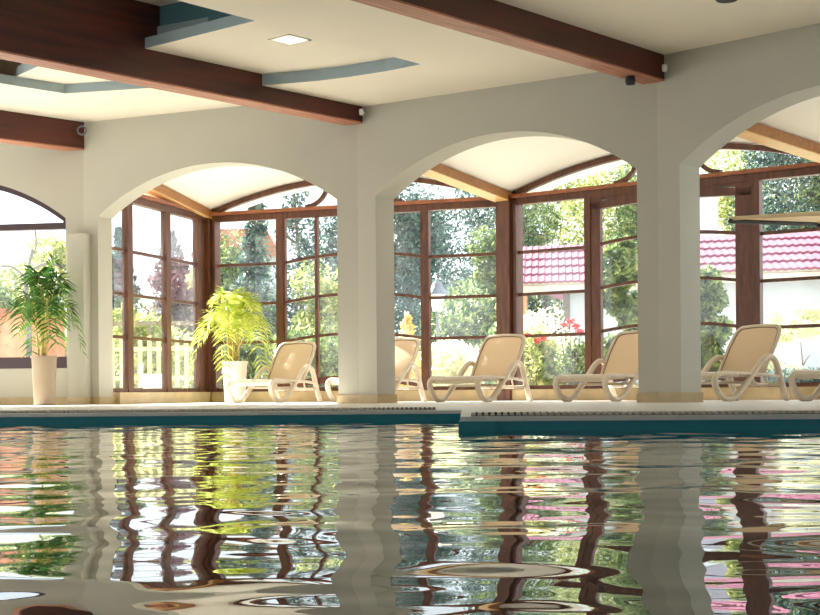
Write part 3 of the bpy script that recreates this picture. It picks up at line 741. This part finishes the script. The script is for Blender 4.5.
# brick hut
p0 = atz(14, 32.5); hut = empty('brick_hut', (p0.x, p0.y, -.06)); tag(hut, 'small orange brick hut behind the palm in the left window', 'hut')
mb = MB(); mb.box(-1.3, .70, 0, 2, 0, 2.1); mb.build('brick_wall', M['brick'], hut)
for x in (-.45, .3): mb = MB(); mb.box(x, x + .1, -.06, 0, 0, 2.1); mb.build('post', M['bark'], hut)
mb = MB(); mb.box(-1.5, .9, -.3, 2.2, 2.1, 2.22); mb.build('roof', M['ledge'], hut)
# pergola and fence in the side window view
p0 = atz(150, 30.5); pg = empty('garden_pergola', (p0.x, p0.y, -.06)); tag(pg, 'low brown garden pergola seen through the side window', 'pergola')
for x in (-1.1, 0, 1.2): mb = MB(); mb.tube([(x, 0, 0), (x, 0, 1.72)], .045, 8); mb.build('post', M['bark'], pg)
mb = MB(); mb.box(-1.3, 1.5, -.06, .06, 1.70, 1.80); mb.build('top_rail', M['bark'], pg)
p0 = atz(155, 28.8); fe = empty('picket_fence', (p0.x, p0.y, -.06)); tag(fe, 'yellowish picket fence low behind the side window', 'fence')
for k in range(12): mb = MB(); mb.box(-1.1 + k*.19, -1.02 + k*.19, 0, .02, .35, 1.35 + .06*(k % 2)); mb.build('picket', M['fence'], fe)
mb = MB(); mb.box(-1.2, 1.25, .02, .05, .5, .58); mb.box(-1.2, 1.25, .02, .05, 1.1, 1.18); mb.build('rail', M['fence'], fe)
for x in (-1.2, 1.2): mb = MB(); mb.box(x, x + .08, .0, .08, 0, 1.3); mb.build('post', M['fence'], fe)
p0 = atz(156, 26); mb = MB(); mb.lathe([(0, 0), (.18, 0), (.26, .50), (.28, .52), (.28, .58), (.24, .58), (.22, .5), (0, .5)], 24)
tag(mb.build('garden_planter', M['wpot'], loc=(p0.x, p0.y, -.06)), 'white round planter outside the side window', 'planter')
# garden lantern
p0 = atz(438, 30); la = empty('garden_lantern', (p0.x, p0.y, -.06)); tag(la, 'white and grey lantern on a post outside the middle arch', 'lantern')
mb = MB(); mb.lathe([(0, 0), (.09, 0), (.09, .08), (.035, .16), (.03, 1.85), (.05, 1.90), (.05, 1.95)], 12); mb.build('post', M['metal'], la)
mb = MB(); mb.lathe([(.0, 1.94), (.10, 1.94), (.17, 2.30), (0, 2.30)], 6); mb.build('lamp_glass', M['lampglass'], la)
mb = MB(); mb.lathe([(.0, 2.29), (.27, 2.30), (.25, 2.34), (.13, 2.46), (.10, 2.55), (.05, 2.57), (.04, 2.63), (0, 2.66)], 6); mb.build('cap', M['metal'], la)
# pink-roofed house, eave parallel to the garden front
def house(A, B, label, e, r, shear, w0):
    root = empty('white_house'); tag(root, label, 'house')
    Mx, L = basis((A.x, A.y), (B.x, B.y))
    dep = 3.2
    rows = 5; mb = MB(); wv = .17; nx_ = int(L/(wv/8)); sl = (r - e)/dep
    xs = [i*L/nx_ for i in range(nx_ + 1)]
    for k in range(rows):
        y0, y1 = dep*k/rows, dep*(k + 1)/rows
        z0, z1 = e + sl*y0 + .05, e + sl*y1
        def wav(x): 
            t = (x/wv) % 1; return .018*math.sin(math.pi*t*1.0)**.8 if t < .62 else -.0
        vs = []
        for (yy, zz, am) in ((y0 - .02, z0 - .05, 1), (y0 - .02, z0, 1), (y1 - .02, z1, .9)):
            vs += [Mx @ Vector((x - shear*yy/dep, yy, zz + wav(x)*am)) for x in xs]
        w_ = len(xs); mb.add(vs, [(i, i + 1, i + 1 + w_, i + w_) for i in range(w_ - 1)] + [(i + w_, i + w_ + 1, i + 1 + 2*w_, i + 2*w_) for i in range(w_ - 1)])
    mb.build('roof', M['rooftile'], root)
    # underlying body of the roof
    mb = MB(); Mz = Mx @ Matrix.Rotation(math.pi/2, 4, 'Z')
    vs = [Mx @ Vector(p) for p in ((0, 0, e - .04), (L, 0, e - .04), (L - shear, dep, r - .06), (-shear, dep, r - .06), (0, dep*2, e - .04), (L, dep*2, e - .04))]
    mb.add(vs, [(0, 1, 2, 3), (3, 2, 5, 4), (0, 3, 4), (1, 5, 2), (0, 4, 5, 1)]); mb.build('roof_body', M['rooftile'], root)
    mb = MB(); mb.box(0, L, .02, .12, e - .22, e + .02, Mx); mb.build('fascia', M['hbeige'], root)
    mb = MB(); mb.box(w0, L - .3, .5, dep*2 - .4, -.1, e - .03, Mx); mb.build('house_wall', M['render'], root)
    mb = MB(); mb.box(w0 - .13, w0 + .02, .42, .56, -.1, e - .05, Mx); mb.build('corner_post', M['bark'], root)
    if w0 > .5:
        mb = MB(); mb.box(.0, .12, .15, .28, -.1, e - .05, Mx); mb.build('post', M['brick'], root)
house(atz(521, 34.0), atz(668, 33.0), 'white house with low pink-red tiled roof seen between the middle post and the right-hand pillar', 2.62 + CH, 3.86 + CH, .6, 1.1)
house(atz(684, 30.9), atz(905, 29.5), 'white house with low pink-red tiled roof seen behind the lounger in the right arch', 2.58 + CH, 3.74 + CH, .9, .3)
p0 = atz(709, 40); mb = MB(); mb.box(-.55, .30, 0, 1, 0, 5.75); mb.box(-.60, .35, -.05, 1.05, 5.75, 5.85)
tag(mb.build('chimney_tower', M['render'], loc=(p0.x, p0.y, -.06)), 'white square tower above the pink roof beside the right pillar', 'building')
p0 = atz(243, 52); hs = empty('garden_house', (p0.x, p0.y, -.06)); tag(hs, 'distant white house with brown roof behind the conifers in the left arch', 'house')
mb = MB(); mb.box(-1.6, 1.2, 0, 3, 0, 5.4); mb.build('house_wall', M['render'], hs); mb = MB(); mb.prism([(-1.9, 5.3), (1.5, 5.3), (.9, 6.3), (-1.3, 6.3)], -.3, 3.3); mb.build('roof', M['ledge'], hs)

# ------------------------------------------------------------------ light
W = bpy.data.worlds.new('World'); S.world = W; W.use_nodes = True
bg = W.node_tree.nodes['Background']; bg.inputs[0].default_value = (.86, .94, 1.0, 1); bg.inputs[1].default_value = .85
sun = bpy.data.lights.new('sun', 'SUN'); sun.energy = 12; sun.angle = .01; sun.color = (1, .955, .89)
so = bpy.data.objects.new('sun', sun); COL.objects.link(so)
sd = Vector((-.56, .62, .55)).normalized(); so.rotation_euler = (-sd).to_track_quat('-Z', 'Y').to_euler()
def area(name, loc, size, power, col, rot=(0, 0, 0)):
    l = bpy.data.lights.new(name, 'AREA'); l.shape = 'RECTANGLE'; l.size, l.size_y = size; l.energy = power; l.color = col
    o = bpy.data.objects.new(name, l); COL.objects.link(o); o.location = loc; o.rotation_euler = rot; return o

# ------------------------------------------------------------------ camera
cam = bpy.data.cameras.new('camera'); co_ = bpy.data.objects.new('camera', cam); COL.objects.link(co_); S.camera = co_
cam.sensor_width = 36; cam.lens = F/820*36; cam.shift_y = (CY - 307.5)/820; cam.clip_start = .05; cam.clip_end = 400
co_.matrix_world = Matrix.Translation((0, 0, CH)) @ Matrix.Rotation(math.pi/2, 4, 'X') @ Matrix.Rotation(-RHO, 4, 'Z')
S.view_settings.view_transform = 'Standard'; S.view_settings.look = 'None'; S.view_settings.gamma = 1; S.view_settings.exposure = 1.52
S.view_settings.use_curve_mapping = False
S.cycles.use_denoising = True; S.cycles.max_bounces = 10; S.cycles.diffuse_bounces = 6; S.cycles.transparent_max_bounces = 24
S.cycles.sample_clamp_indirect = 6; S.cycles.caustics_reflective = False; S.cycles.caustics_refractive = False
